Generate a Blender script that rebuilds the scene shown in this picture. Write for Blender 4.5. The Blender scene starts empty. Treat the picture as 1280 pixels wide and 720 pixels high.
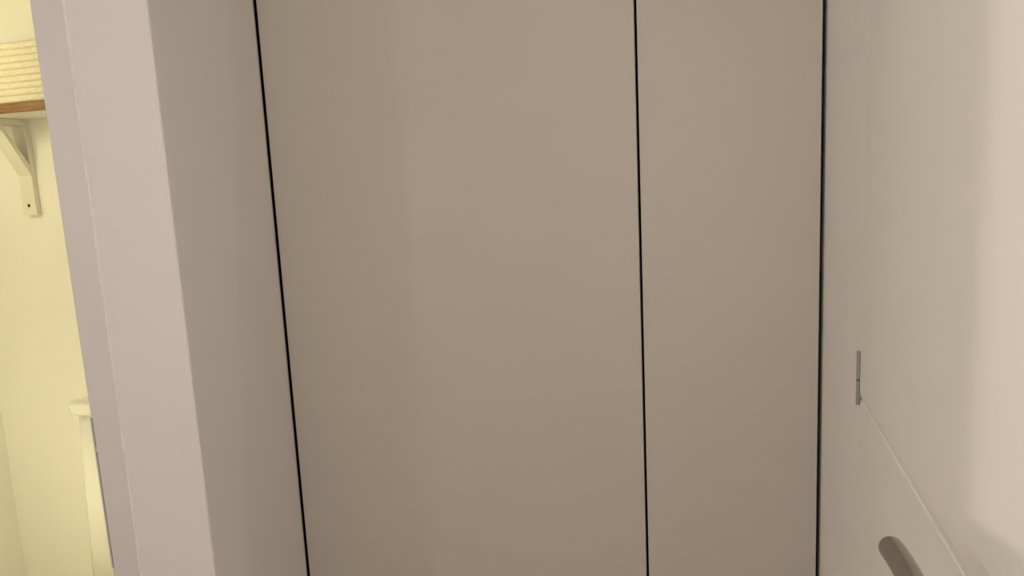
import bpy, bmesh, math
from mathutils import Vector, Matrix

scene = bpy.context.scene
EYE = 1.50

# ------------------------------------------------------------------ camera
cam_data = bpy.data.cameras.new('camera')
cam = bpy.data.objects.new('camera', cam_data)
scene.collection.objects.link(cam)
right = Vector((0.96146181, 0.27078673, -0.04759963))
down = Vector((-0.00567322, -0.15355171, -0.98812433))
fwd = Vector((-0.27487996, 0.95031385, -0.14609787))
R = Matrix((right, -down, -fwd)).transposed()
cam.matrix_world = Matrix.Translation((0, 0, EYE)) @ R.to_4x4()
cam_data.sensor_width = 36.0
cam_data.lens = 36.0 * 930.0 / 1280.0
cam_data.clip_start = 0.02
scene.camera = cam

# ------------------------------------------------------------------ world, lights, exposure
world = bpy.data.worlds.new('world')
scene.world = world
world.use_nodes = True
world.node_tree.nodes['Background'].inputs[0].default_value = (0.9, 0.95, 1.0, 1)
world.node_tree.nodes['Background'].inputs[1].default_value = 0.02


def lamp(name, kind, loc, energy, color, size=0.1, target=None):
    d = bpy.data.lights.new(name, kind)
    d.energy = energy
    d.color = color
    if kind == 'AREA':
        d.shape = 'DISK'
        d.size = size
    else:
        d.shadow_soft_size = size
    o = bpy.data.objects.new(name, d)
    o.location = loc
    if target is not None:
        o.rotation_euler = (Vector(target) - Vector(loc)).to_track_quat('-Z', 'Y').to_euler()
    scene.collection.objects.link(o)
    return o


HALL = (1.0, 0.915, 0.865)
lamp('hall_fill', 'POINT', (-0.28, -0.45, 1.45), 10.2, HALL, 0.14)  # unseen low fill, added to even the hall light from top to bottom
lamp('hall_ceiling_light', 'AREA', (-0.38, -0.20, 2.57), 5.0, HALL, 0.35, (-0.38, -0.20, 0))
lamp('hall_side_light', 'POINT', (-2.4, -0.33, 1.65), 13.0, (1.0, 0.915, 0.90), 0.045)
lamp('wall_patch_light', 'POINT', (-0.6, -2.6, 2.0), 230, (1.0, 0.93, 0.80), 0.006)  # unseen lamp added to throw the bright patch on the right wall
lamp('bathroom_light', 'POINT', (-2.52, 1.30, 2.0), 7.6, (1.0, 0.90, 0.54), 0.12)
lamp('bathroom_low_fill', 'POINT', (-2.18, 1.30, 0.6), 5.7, (1.0, 0.90, 0.54), 0.12)  # unseen fill added to lift the lower bathroom walls
scene.view_settings.view_transform = 'Standard'
scene.view_settings.look = 'None'
scene.view_settings.gamma = 1.0
scene.view_settings.exposure = 0.0
scene.view_settings.use_curve_mapping = False


# ------------------------------------------------------------------ materials
def material(name, color, rough=0.6, metal=0.0, mottle=0.03, mottle_scale=6.0, bump=0.0, bump_scale=300.0, spec=0.5, coat=0.0):
    m = bpy.data.materials.new(name)
    m.use_nodes = True
    nt = m.node_tree
    b = nt.nodes['Principled BSDF']
    b.inputs['Roughness'].default_value = rough
    b.inputs['Metallic'].default_value = metal
    b.inputs['Specular IOR Level'].default_value = spec
    b.inputs['Coat Weight'].default_value = coat
    tc = nt.nodes.new('ShaderNodeTexCoord')
    n = nt.nodes.new('ShaderNodeTexNoise')
    n.inputs['Scale'].default_value = mottle_scale
    n.inputs['Detail'].default_value = 4
    nt.links.new(tc.outputs['Object'], n.inputs['Vector'])
    r = nt.nodes.new('ShaderNodeValToRGB')
    r.color_ramp.elements[0].position = 0.3
    r.color_ramp.elements[1].position = 0.7
    r.color_ramp.elements[0].color = tuple(c * (1 - mottle) for c in color) + (1,)
    r.color_ramp.elements[1].color = tuple(min(1, c * (1 + mottle)) for c in color) + (1,)
    nt.links.new(n.outputs['Fac'], r.inputs['Fac'])
    nt.links.new(r.outputs['Color'], b.inputs['Base Color'])
    if bump > 0:
        n2 = nt.nodes.new('ShaderNodeTexNoise')
        n2.inputs['Scale'].default_value = bump_scale
        n2.inputs['Detail'].default_value = 3
        nt.links.new(tc.outputs['Object'], n2.inputs['Vector'])
        bp = nt.nodes.new('ShaderNodeBump')
        bp.inputs['Strength'].default_value = bump
        bp.inputs['Distance'].default_value = 0.002
        nt.links.new(n2.outputs['Fac'], bp.inputs['Height'])
        nt.links.new(bp.outputs['Normal'], b.inputs['Normal'])
    return m


def wood_material(name, dark, light, scale):
    m = material(name, light, 0.45)
    nt = m.node_tree
    b = nt.nodes['Principled BSDF']
    tc = nt.nodes['Texture Coordinate']
    mp = nt.nodes.new('ShaderNodeMapping')
    mp.inputs['Scale'].default_value = scale
    nt.links.new(tc.outputs['Object'], mp.inputs['Vector'])
    n = nt.nodes.new('ShaderNodeTexNoise')
    n.inputs['Scale'].default_value = 3.0
    n.inputs['Detail'].default_value = 8
    nt.links.new(mp.outputs['Vector'], n.inputs['Vector'])
    r = nt.nodes.new('ShaderNodeValToRGB')
    r.color_ramp.elements[0].position = 0.35
    r.color_ramp.elements[1].position = 0.65
    r.color_ramp.elements[0].color = dark + (1,)
    r.color_ramp.elements[1].color = light + (1,)
    nt.links.new(n.outputs['Fac'], r.inputs['Fac'])
    nt.links.new(r.outputs['Color'], b.inputs['Base Color'])
    return m


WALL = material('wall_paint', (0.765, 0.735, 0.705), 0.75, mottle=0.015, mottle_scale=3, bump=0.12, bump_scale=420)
BATHWALL = material('bathroom_paint', (0.90, 0.88, 0.80), 0.7, mottle=0.015, mottle_scale=3, bump=0.12, bump_scale=350)
FRAME = material('frame_gloss_paint', (0.71, 0.675, 0.66), 0.5, mottle=0.02, mottle_scale=5, bump=0.1, bump_scale=200)
CAULK = material('caulk', (0.84, 0.80, 0.76), 0.6, mottle=0.05, mottle_scale=40)
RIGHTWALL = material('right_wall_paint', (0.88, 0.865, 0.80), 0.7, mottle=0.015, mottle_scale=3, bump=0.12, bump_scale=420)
DOORPAINT = material('door_paint', (0.88, 0.865, 0.80), 0.5, mottle=0.015, mottle_scale=4, bump=0.12, bump_scale=380)
TAUPE = material('taupe_lacquer', (0.53, 0.495, 0.44), 0.5, mottle=0.012, mottle_scale=5, bump=0.05, bump_scale=500)
DARK = material('interior_shade', (0.012, 0.010, 0.010), 0.8)  # near black in place of the deep shade behind the door gaps
CEIL = material('ceiling_paint', (0.78, 0.77, 0.75), 0.8)
FLOOR = wood_material('floor_wood', (0.46, 0.37, 0.28), (0.56, 0.47, 0.37), (12, 1.2, 1))
OAK = wood_material('oak_edge', (0.13, 0.050, 0.005), (0.27, 0.115, 0.012), (4, 20, 60))
CREAM = material('cream_paint', (0.80, 0.77, 0.66), 0.5, mottle=0.02, mottle_scale=15)
ROPE = material('cotton_rope', (0.86, 0.80, 0.62), 0.85, mottle=0.06, mottle_scale=120, bump=0.4, bump_scale=900)
PORCELAIN = material('porcelain', (0.86, 0.85, 0.78), 0.18, mottle=0.005, coat=0.3)
TILE = material('bathroom_floor_vinyl', (0.75, 0.72, 0.62), 0.5, mottle=0.1)
NICKEL = material('satin_nickel', (0.40, 0.365, 0.32), 0.24, metal=1.0, mottle=0.08, mottle_scale=60)
STEEL = material('grey_steel', (0.34, 0.345, 0.33), 0.45, metal=0.6, mottle=0.08, mottle_scale=80)
DARKSTEEL = material('dark_steel', (0.05, 0.042, 0.04), 0.5, metal=0.5)
BRASS = material('dark_screw', (0.10, 0.06, 0.03), 0.4, metal=0.8)


# ------------------------------------------------------------------ helpers
def link(name, bm, mat, parent=None, smooth=False, bevel=0.0, segs=2, angle=35):
    bmesh.ops.remove_doubles(bm, verts=bm.verts, dist=1e-6)
    bmesh.ops.recalc_face_normals(bm, faces=bm.faces)
    me = bpy.data.meshes.new(name)
    bm.to_mesh(me)
    bm.free()
    me.materials.append(mat)
    if smooth:
        for p in me.polygons:
            p.use_smooth = True
    o = bpy.data.objects.new(name, me)
    scene.collection.objects.link(o)
    if parent is not None:
        o.parent = parent
    if bevel > 0:
        md = o.modifiers.new('bevel', 'BEVEL')
        md.width = bevel
        md.segments = segs
        md.limit_method = 'ANGLE'
        md.angle_limit = math.radians(angle)
    return o


def box(bm, a, b):
    x0, y0, z0 = a
    x1, y1, z1 = b
    vs = [bm.verts.new(p) for p in ((x0, y0, z0), (x1, y0, z0), (x1, y1, z0), (x0, y1, z0), (x0, y0, z1), (x1, y0, z1), (x1, y1, z1), (x0, y1, z1))]
    for f in ((3, 2, 1, 0), (4, 5, 6, 7), (0, 1, 5, 4), (1, 2, 6, 5), (2, 3, 7, 6), (3, 0, 4, 7)):
        bm.faces.new([vs[i] for i in f])


def loft(bm, bottom, top):
    """prism between two outlines of the same number of points"""
    a = [bm.verts.new(p) for p in bottom]
    b = [bm.verts.new(p) for p in top]
    n = len(a)
    for i in range(n):
        bm.faces.new((a[i], a[(i + 1) % n], b[(i + 1) % n], b[i]))
    bm.faces.new(list(reversed(a)))
    bm.faces.new(b)


def mbox(*pairs):
    bm = bmesh.new()
    for a, b in pairs:
        box(bm, a, b)
    return bm


def tube(bm, pts, radii, n=20, cap=True):
    pts = [Vector(p) for p in pts]
    rings = []
    nrm = None
    for i, p in enumerate(pts):
        t = (pts[min(i + 1, len(pts) - 1)] - pts[max(i - 1, 0)]).normalized()
        if nrm is None:
            nrm = Vector((0, 0, 1)) if abs(t.z) < 0.9 else Vector((1, 0, 0))
        nrm = (nrm - t * nrm.dot(t)).normalized()
        bi = t.cross(nrm)
        rings.append([bm.verts.new(p + (nrm * math.cos(2 * math.pi * k / n) + bi * math.sin(2 * math.pi * k / n)) * radii[i]) for k in range(n)])
    for a, b in zip(rings, rings[1:]):
        for k in range(n):
            bm.faces.new((a[k], a[(k + 1) % n], b[(k + 1) % n], b[k]))
    if cap:
        bm.faces.new(list(reversed(rings[0])))
        bm.faces.new(rings[-1])


def cyl(bm, p0, p1, r, n=20):
    tube(bm, [p0, p1], [r, r], n)


def empty(name, loc, label=None, cat=None, group=None):
    o = bpy.data.objects.new(name, None)
    o.location = loc
    o.empty_display_size = 0.1
    scene.collection.objects.link(o)
    if label:
        o['label'] = label
    if cat:
        o['category'] = cat
    if group:
        o['group'] = group
    return o


def part(name, bm, mat, root, **kw):
    """a part given in world coordinates, stored relative to its thing"""
    bpy.context.view_layer.update()
    off = root.matrix_world.translation.copy() if root.parent else Vector(root.location)
    bmesh.ops.translate(bm, verts=bm.verts, vec=-off)
    return link(name, bm, mat, root, **kw)


def structure(name, bm, mat, parent=None, **kw):
    o = link(name, bm, mat, parent, **kw)
    if parent is None:
        o['kind'] = 'structure'
    return o


H = 2.60                   # ceiling
YP = 1.115                 # hall face of the wall with the bathroom doorway
YB = 2.15                  # bathroom rear wall
YC = 1.43                  # face of the wardrobe doors
XL = -0.9425               # left side of the wardrobe recess
XR = 0.1722                # right wall


# edges in the pier stand slightly out of plumb, as in the house
def lean(x_eye, k):        # x at eye level, lean per metre of height
    return lambda z: x_eye + k * (z - EYE)


jamb_x = lean(-1.1945, -0.0140)
joint_x = lean(-1.1195, -0.0069)
corner_x = lean(-0.9452, -0.0060)

# ------------------------------------------------------------------ room shell
structure('floor', mbox(((-3.3, -3.2, -0.1), (0.5, YB + 0.1, 0.0))), FLOOR)
structure('ceiling', mbox(((-3.3, -3.2, H), (0.5, YB + 0.1, H + 0.1))), CEIL)

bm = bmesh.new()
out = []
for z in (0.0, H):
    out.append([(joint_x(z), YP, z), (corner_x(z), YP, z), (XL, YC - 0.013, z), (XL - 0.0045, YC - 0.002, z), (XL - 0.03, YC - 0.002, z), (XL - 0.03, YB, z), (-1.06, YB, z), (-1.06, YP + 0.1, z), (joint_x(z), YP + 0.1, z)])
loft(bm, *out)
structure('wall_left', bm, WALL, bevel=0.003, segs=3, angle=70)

# right wall: pieces around the door on it
D0, D1 = 0.385, 1.046      # door extent along the wall
DH = 2.03
structure('wall_right', mbox(((XR, D1 + 0.001, 0), (XR + 0.1, YB, H)), ((XR, -3.2, 0), (XR + 0.1, D0 - 0.001, H)),
                             ((XR, D0 - 0.001, DH + 0.003), (XR + 0.1, D1 + 0.001, H)), ((XR + 0.06, D0 - 0.01, 0), (XR + 0.1, D1 + 0.01, DH + 0.01))), RIGHTWALL)
# unseen wall behind the photographer; hatch invented to shape the light patch at right
HX0, HX1, HZ0, HZ1, HY = -0.2362, -0.10, 1.617, 2.25, -1.0
structure('wall_back', mbox(((-3.2, HY - 0.1, 0), (HX0, HY, H)), ((HX0, HY - 0.1, 0), (XR, HY, HZ0)), ((HX0, HY - 0.1, HZ1), (XR, HY, H)), ((HX1, HY - 0.1, HZ0), (XR, HY, HZ1))), WALL)
structure('wall_next_room', mbox(((-3.2, -3.2, 0), (XR, -3.1, H))), WALL)
structure('wall_hall_end', mbox(((-3.3, -3.2, 0), (-3.2, YP, H))), WALL)
structure('wall_hall_left', mbox(((-3.2, YP, 0), (-2.02, YP + 0.1, H)), ((-2.02, YP, 2.06), (-1.24, YP + 0.1, H))), WALL)
structure('wall_bathroom_rear', mbox(((-3.2, YB, 0), (XR + 0.1, YB + 0.1, H))), BATHWALL)
structure('wall_bathroom_left', mbox(((-2.82, YP + 0.1, 0), (-2.722, YB, H))), BATHWALL)

# bathroom door lining: the upright with the lock keep, the head and the far upright
bm = bmesh.new()


def lining_piece(z0, z1, dx0):
    o2 = []
    for z in (z0, z1):
        xa, xb, y1 = jamb_x(z) + dx0, joint_x(z), YP + 0.1
        c = 0.003 if dx0 == 0 else 0.0005     # rounded arris
        o2.append([(xa, YP + c, z), (xa + 0.12 * c, YP + 0.5 * c, z), (xa + 0.5 * c, YP + 0.12 * c, z), (xa + c, YP, z), (xb, YP, z), (xb, y1, z), (xa, y1, z)])
    loft(bm, *o2)


KZ0, KZ1 = EYE - 0.735, EYE - 0.4217
lining_piece(0.0, KZ0, 0.0)
lining_piece(KZ0, KZ1, 0.0048)
lining_piece(KZ1, 2.06, 0.0)
trim = structure('trim_1', bm, FRAME)
structure('trim_2', mbox(((-2.02, YP, 0), (-1.96, YP + 0.1, 2.06)), ((-1.96, YP, 2.03), (-1.2, YP + 0.1, 2.06))), FRAME, bevel=0.0015)

# filler bead along the joint between lining and plaster, a little ragged
bm = bmesh.new()
import random
rnd = random.Random(4)
pts, rad = [], []
z = 0.0
while z < 2.06:
    pts.append((joint_x(z) + rnd.uniform(-0.0007, 0.0007), YP + 0.0006, z))
    rad.append(0.0030 + rnd.uniform(-0.0005, 0.0006))
    z += 0.012
tube(bm, pts, rad, 8)
structure('trim_3', bm, CAULK, smooth=True)

# lock keep let into the edge of the lining: thin lip with a dark slot beside it
keep = empty('strike_plate', (jamb_x(1.0), YP, 1.0))
keep.parent = trim
bm = bmesh.new()


def keep_strip(bm, z0, z1, xa, xb, ya, yb, n=10):
    rings = []
    for i in range(n + 1):
        z = z0 + (z1 - z0) * i / n
        rings.append([(jamb_x(z) + xa, ya, z), (jamb_x(z) + xb, ya, z), (jamb_x(z) + xb, yb, z), (jamb_x(z) + xa, yb, z)])
    for r0, r1 in zip(rings, rings[1:]):
        loft(bm, r0, r1)


keep_strip(bm, KZ0 + 0.001, KZ1 - 0.001, -0.0012, 0.0016, YP - 0.0006, YP + 0.030)
part('lip', bm, FRAME, keep)
bm = bmesh.new()
keep_strip(bm, KZ0 + 0.001, KZ1 - 0.001, 0.0016, 0.0047, YP + 0.012, YP + 0.030)
part('slot_shade', bm, DARKSTEEL, keep)  # dark plate put in to stand for the shade inside the slot
bm = bmesh.new()
zb0, zb1 = EYE - 0.4915, EYE - 0.4817
keep_strip(bm, zb0, zb1, 0.0016, 0.0047, YP + 0.0002, YP + 0.012, 2)
part('bridge', bm, FRAME, keep)

structure('floor_bathroom', mbox(((-2.722, YP + 0.1, 0.0), (-1.06, YB, 0.004))), TILE)

# ------------------------------------------------------------------ fitted wardrobe
ward = empty('wardrobe', (-0.39, YC, 0), 'tall fitted wardrobe with one wide and one narrow plain taupe door between two walls', 'wardrobe')
WT = 2.36
x0, xm0, xm1, x1 = -0.9419, -0.1571, -0.1521, 0.1646
bm = mbox(((x0 + 0.004, YC + 0.03, 0.02), (x0 + 0.022, YB - 0.01, WT)), ((x1 - 0.022, YC + 0.03, 0.02), (x1 - 0.004, YB - 0.01, WT)),
          ((x0 + 0.022, YB - 0.03, 0.02), (x1 - 0.022, YB - 0.01, WT)), ((x0 + 0.022, YC + 0.03, WT - 0.02), (x1 - 0.022, YB - 0.03, WT)),
          ((x0 + 0.022, YC + 0.03, 0.02), (x1 - 0.022, YB - 0.03, 0.06)))
part('body', bm, DARK, ward)
part('gap_shade_strip', mbox(((XL - 0.029, YC + 0.0005, 0.0), (XL - 0.020, YB - 0.01, WT))), DARK, ward)  # added dark strip, stands in for shade in the gap beside the door
part('plinth', mbox(((x0, YC + 0.05, 0.0), (x1, YC + 0.068, 0.02))), DARK, ward)
w1 = part('door', mbox(((x0, YC, 0.03), (xm0, YC + 0.019, WT))), TAUPE, ward, bevel=0.0010)
w1['label'] = 'wide left taupe door'
w2 = part('door', mbox(((xm1, YC, 0.03), (x1, YC + 0.019, WT))), TAUPE, ward, bevel=0.0010)
w2['label'] = 'narrow right taupe door'

# ------------------------------------------------------------------ door on the right wall
GZ = EYE - 0.3135
door = empty('door_1', (XR, D1, 0))
door['kind'] = 'structure'
bm = bmesh.new()


def yz_prism(bm, prof, xs, y0, y1):
    """prism along y with outline prof in x,z"""
    loft(bm, [(x, y0, z) for x, z in prof], [(x, y1, z) for x, z in prof])


bm = bmesh.new()
yz_prism(bm, [(XR + 0.0017, GZ), (XR, GZ + 0.011), (XR, DH), (XR + 0.04, DH), (XR + 0.04, GZ)], None, D0, D1)
part('door_panel', bm, DOORPAINT, door)
bm = bmesh.new()
yz_prism(bm, [(XR + 0.0003, GZ), (XR + 0.04, GZ), (XR + 0.04, 0.008), (XR, 0.008), (XR, GZ - 0.0003)], None, D0, D1)
part('door_panel', bm, DOORPAINT, door)

# hinge at the far edge of that door
hz0, hz1 = EYE - 0.3215, EYE - 0.2485
hx, hy = XR - 0.0022, D1 + 0.001
hinge = empty('hinge', (0, 0, 0))
hinge.parent = door
hinge.location = (0, 0, hz0)
bpy.context.view_layer.update()
zm = hz0 + (hz1 - hz0) * 0.47
bm = bmesh.new()
cyl(bm, (hx, hy, hz0), (hx, hy, zm - 0.0009), 0.0024, 14)
cyl(bm, (hx, hy, zm + 0.0009), (hx, hy, hz1), 0.0024, 14)
part('knuckle', bm, STEEL, hinge, smooth=False)
bm = bmesh.new()
cyl(bm, (hx, hy, hz0 + 0.004), (hx, hy, hz1 - 0.004), 0.0021, 12)
part('pin', bm, DARKSTEEL, hinge)
part('leaf', mbox(((XR - 0.0012, D1 - 0.008, hz0 + 0.004), (XR + 0.0005, D1, hz0 + 0.0125))), STEEL, hinge, bevel=0.001)

# lever handle
lever = empty('lever_handle', (0, 0, 0))
lever.parent = door
bpy.context.view_layer.update()
hzc = EYE - 0.281
bm = bmesh.new()
path = [(0.1163, 0.563), (0.1176, 0.553), (0.1188, 0.540), (0.1197, 0.525), (0.1203, 0.50), (0.1206, 0.475), (0.1207, 0.462)]
pts, rad = [], []
r0 = 0.0087
d = (Vector((0.1163, 0.563, 0)) - Vector((0.1176, 0.553, 0))).normalized()
for k in range(7):         # round tip
    a = math.pi / 2 * k / 6
    off = r0 * math.cos(a)
    pts.append((path[0][0] + d.x * off, path[0][1] + d.y * off, hzc))
    rad.append(max(0.0004, r0 * math.sin(a)))
for x, y in path[1:]:
    pts.append((x, y, hzc))
    rad.append(r0)
for k in range(1, 9):      # bend to the door face
    a = math.pi / 2 * k / 8
    pts.append((0.1207 + 0.022 * (1 - math.cos(a)), 0.462 - 0.022 * math.sin(a), hzc))
    rad.append(r0)
pts.append((0.168, 0.440, hzc))
rad.append(r0)
tube(bm, pts, rad, 32)
part('lever', bm, NICKEL, lever, smooth=True)
bm = bmesh.new()
tube(bm, [(XR, 0.440, hzc), (XR - 0.006, 0.440, hzc), (XR - 0.008, 0.440, hzc)], [0.025, 0.025, 0.022], 40)
part('rose', bm, NICKEL, lever)

# ------------------------------------------------------------------ bathroom: shelf, bracket, basket, toilet
SZ = EYE + 0.2875          # underside of the shelf
ST = EYE + 0.3165
shelf = empty('shelf', (-2.2, YB, SZ), 'wall shelf with brown wooden front edge, holding the woven basket', 'shelf')
part('board', mbox(((-2.721, 1.956, SZ), (-1.6, YB, ST))), CREAM, shelf)
part('edge_strip', mbox(((-2.721, 1.950, SZ), (-1.6, 1.956, ST))), OAK, shelf, bevel=0.001)['label'] = 'brown wood front edge of the shelf'

bx0, bx1 = -2.4470, -2.3870
bt = 0.020
bracket = empty('shelf_bracket', ((bx0 + bx1) / 2, YB, EYE - 0.05), 'cream painted wooden bracket with diagonal strut under the wall shelf', 'bracket')
part('wall_leg', mbox(((bx0, YB - bt, EYE - 0.049), (bx1, YB, SZ - 0.001))), CREAM, bracket, bevel=0.0012)
part('arm', mbox(((bx0, 1.965, SZ - bt), (bx1, YB - bt, SZ - 0.001))), CREAM, bracket, bevel=0.0012)
bm = bmesh.new()
yl = YB - bt
prof = [(yl, EYE + 0.090), (yl, EYE + 0.128), (2.043, SZ - bt), (2.026, SZ - bt)]
loft(bm, [(bx0 + 0.0005, y, z) for y, z in prof], [(bx1 - 0.0005, y, z) for y, z in prof])
part('strut', bm, CREAM, bracket, bevel=0.001)
bm = bmesh.new()
cyl(bm, (-2.4175, yl + 0.004, EYE - 0.0155), (-2.4175, yl - 0.0008, EYE - 0.0155), 0.0062, 16)
part('screw', bm, BRASS, bracket)

# woven rope basket on the shelf
basket = empty('basket', (-2.12, 2.045, ST), 'cream woven rope basket standing on the brown edged shelf', 'basket')


def rounded_rect(cx, cy, hx_, hy_, r, step):
    pts = []
    segs = [((cx - hx_ + r, cy - hy_), (cx + hx_ - r, cy - hy_)), (cx + hx_ - r, cy - hy_ + r, -90), ((cx + hx_, cy - hy_ + r), (cx + hx_, cy + hy_ - r)), (cx + hx_ - r, cy + hy_ - r, 0),
            ((cx + hx_ - r, cy + hy_), (cx - hx_ + r, cy + hy_)), (cx - hx_ + r, cy + hy_ - r, 90), ((cx - hx_, cy + hy_ - r), (cx - hx_, cy - hy_ + r)), (cx - hx_ + r, cy - hy_ + r, 180)]
    for s in segs:
        if len(s) == 2:
            a, b = Vector(s[0]), Vector(s[1])
            n = max(1, int((b - a).length / step))
            pts += [tuple(a.lerp(b, i / n)) for i in range(n)]
        else:
            n = max(2, int(r * math.pi / 2 / step))
            for i in range(n):
                a = math.radians(s[2] + 90 * i / n)
                pts.append((s[0] + r * math.cos(a), s[1] + r * math.sin(a)))
    return pts


ROWS = 9
rh = 0.187 / ROWS
for row in range(ROWS):
    bm = bmesh.new()
    cz = ST + 0.007 + rh * (row + 0.5)
    fl = 0.004 * row / ROWS
    pts = rounded_rect(-2.12, 2.047, 0.40 + fl, 0.070 + fl, 0.05, 0.0014)
    n = len(pts)
    NR = 12
    rings = []
    s = 0.0
    for i in range(n):
        p = Vector(pts[i])
        t = (Vector(pts[(i + 1) % n]) - Vector(pts[i - 1])).normalized()
        nr = Vector((t.y, -t.x))
        s += (Vector(pts[i]) - Vector(pts[i - 1])).length if i else 0
        ring = []
        for k in range(NR):
            a = 2 * math.pi * k / NR
            v = math.sin(a)
            # two plaits leaning opposite ways meet along the middle of each rope
            w = 0.5 + 0.5 * math.sin(2 * math.pi * (s / 0.0095 - abs(v) * 0.55) + row * 1.7)
            r = rh * 0.53 * (0.86 + 0.26 * w - 0.06 * math.exp(-(v / 0.2) ** 2))
            q = p + nr * (math.cos(a) * r * 0.72)
            ring.append(bm.verts.new((q.x, q.y, cz + v * r)))
        rings.append(ring)
    for i in range(n):
        a, b = rings[i], rings[(i + 1) % n]
        for k in range(NR):
            bm.faces.new((a[k], a[(k + 1) % NR], b[(k + 1) % NR], b[k]))
    part('rope_coil', bm, ROPE, basket, smooth=True)
bm = bmesh.new()
o0 = rounded_rect(-2.12, 2.047, 0.375, 0.045, 0.035, 0.02)
loft(bm, [(x, y, ST + 0.0005) for x, y in o0], [(x, y, ST + 0.012) for x, y in o0])
part('base', bm, ROPE, basket)

# the end of the boxed-in cistern unit shows past the door lining
toilet = empty('toilet', (-1.74, YB, 0), 'cream white toilet cistern unit with overhanging rounded lid beside the door frame', 'toilet')


def rr_shape(levels, cx, cy_back, r, n=10):
    """stack of rounded rectangles (left edge, right edge, depth, z) that share the rear plane cy_back"""
    bm = bmesh.new()
    rings = []
    for xa, xb, dep, z in levels:
        y0, y1 = cy_back - dep, cy_back
        pts = []
        for (px, py, a0) in ((xb - r, y0 + r, -90), (xb - r, y1 - r, 0), (xa + r, y1 - r, 90), (xa + r, y0 + r, 180)):
            for i in range(n + 1):
                a = math.radians(a0 + 90 * i / n)
                pts.append((px + r * math.cos(a), py + r * math.sin(a), z))
        rings.append([bm.verts.new(p) for p in pts])
    m = len(rings[0])
    for a, b in zip(rings, rings[1:]):
        for k in range(m):
            bm.faces.new((a[k], a[(k + 1) % m], b[(k + 1) % m], b[k]))
    bm.faces.new(list(reversed(rings[0])))
    bm.faces.new(rings[-1])
    return bm


tx0, tx1 = -2.176, -1.30
LB = EYE - 0.7355
LT = LB + 0.050
part('lid', rr_shape([(tx0 + e, tx1 - e, 0.202 - e, z) for e, z in ((0.010, LB), (0.003, LB + 0.005), (0, LB + 0.014), (0, LT - 0.014), (0.004, LT - 0.006), (0.012, LT - 0.0015), (0.022, LT))], -1.738, tcy := YB - 0.002, 0.026), PORCELAIN, toilet, smooth=True)
part('cistern', rr_shape([(tx0 - 0.030, tx1 - 0.014, 0.188, 0.0), (tx0 + 0.016, tx1 - 0.014, 0.186, LB)], -1.738, tcy, 0.035, 12), PORCELAIN, toilet, smooth=True)
bm = bmesh.new()
rings = []
tcx = -1.50
for rx, ry, z, cy in ((0.11, 0.17, 0.0, 1.80), (0.10, 0.15, 0.12, 1.82), (0.14, 0.17, 0.28, 1.80), (0.17, 0.21, 0.39, 1.76), (0.175, 0.215, 0.405, 1.76), (0.14, 0.18, 0.405, 1.76), (0.10, 0.14, 0.30, 1.77), (0.03, 0.04, 0.22, 1.78)):
    rings.append([bm.verts.new((tcx + rx * math.cos(2 * math.pi * k / 40), cy + ry * math.sin(2 * math.pi * k / 40), z)) for k in range(40)])
for a, b in zip(rings, rings[1:]):
    for k in range(40):
        bm.faces.new((a[k], a[(k + 1) % 40], b[(k + 1) % 40], b[k]))
bm.faces.new(list(reversed(rings[0])))
bm.faces.new(rings[-1])
part('bowl', bm, PORCELAIN, toilet, smooth=True)
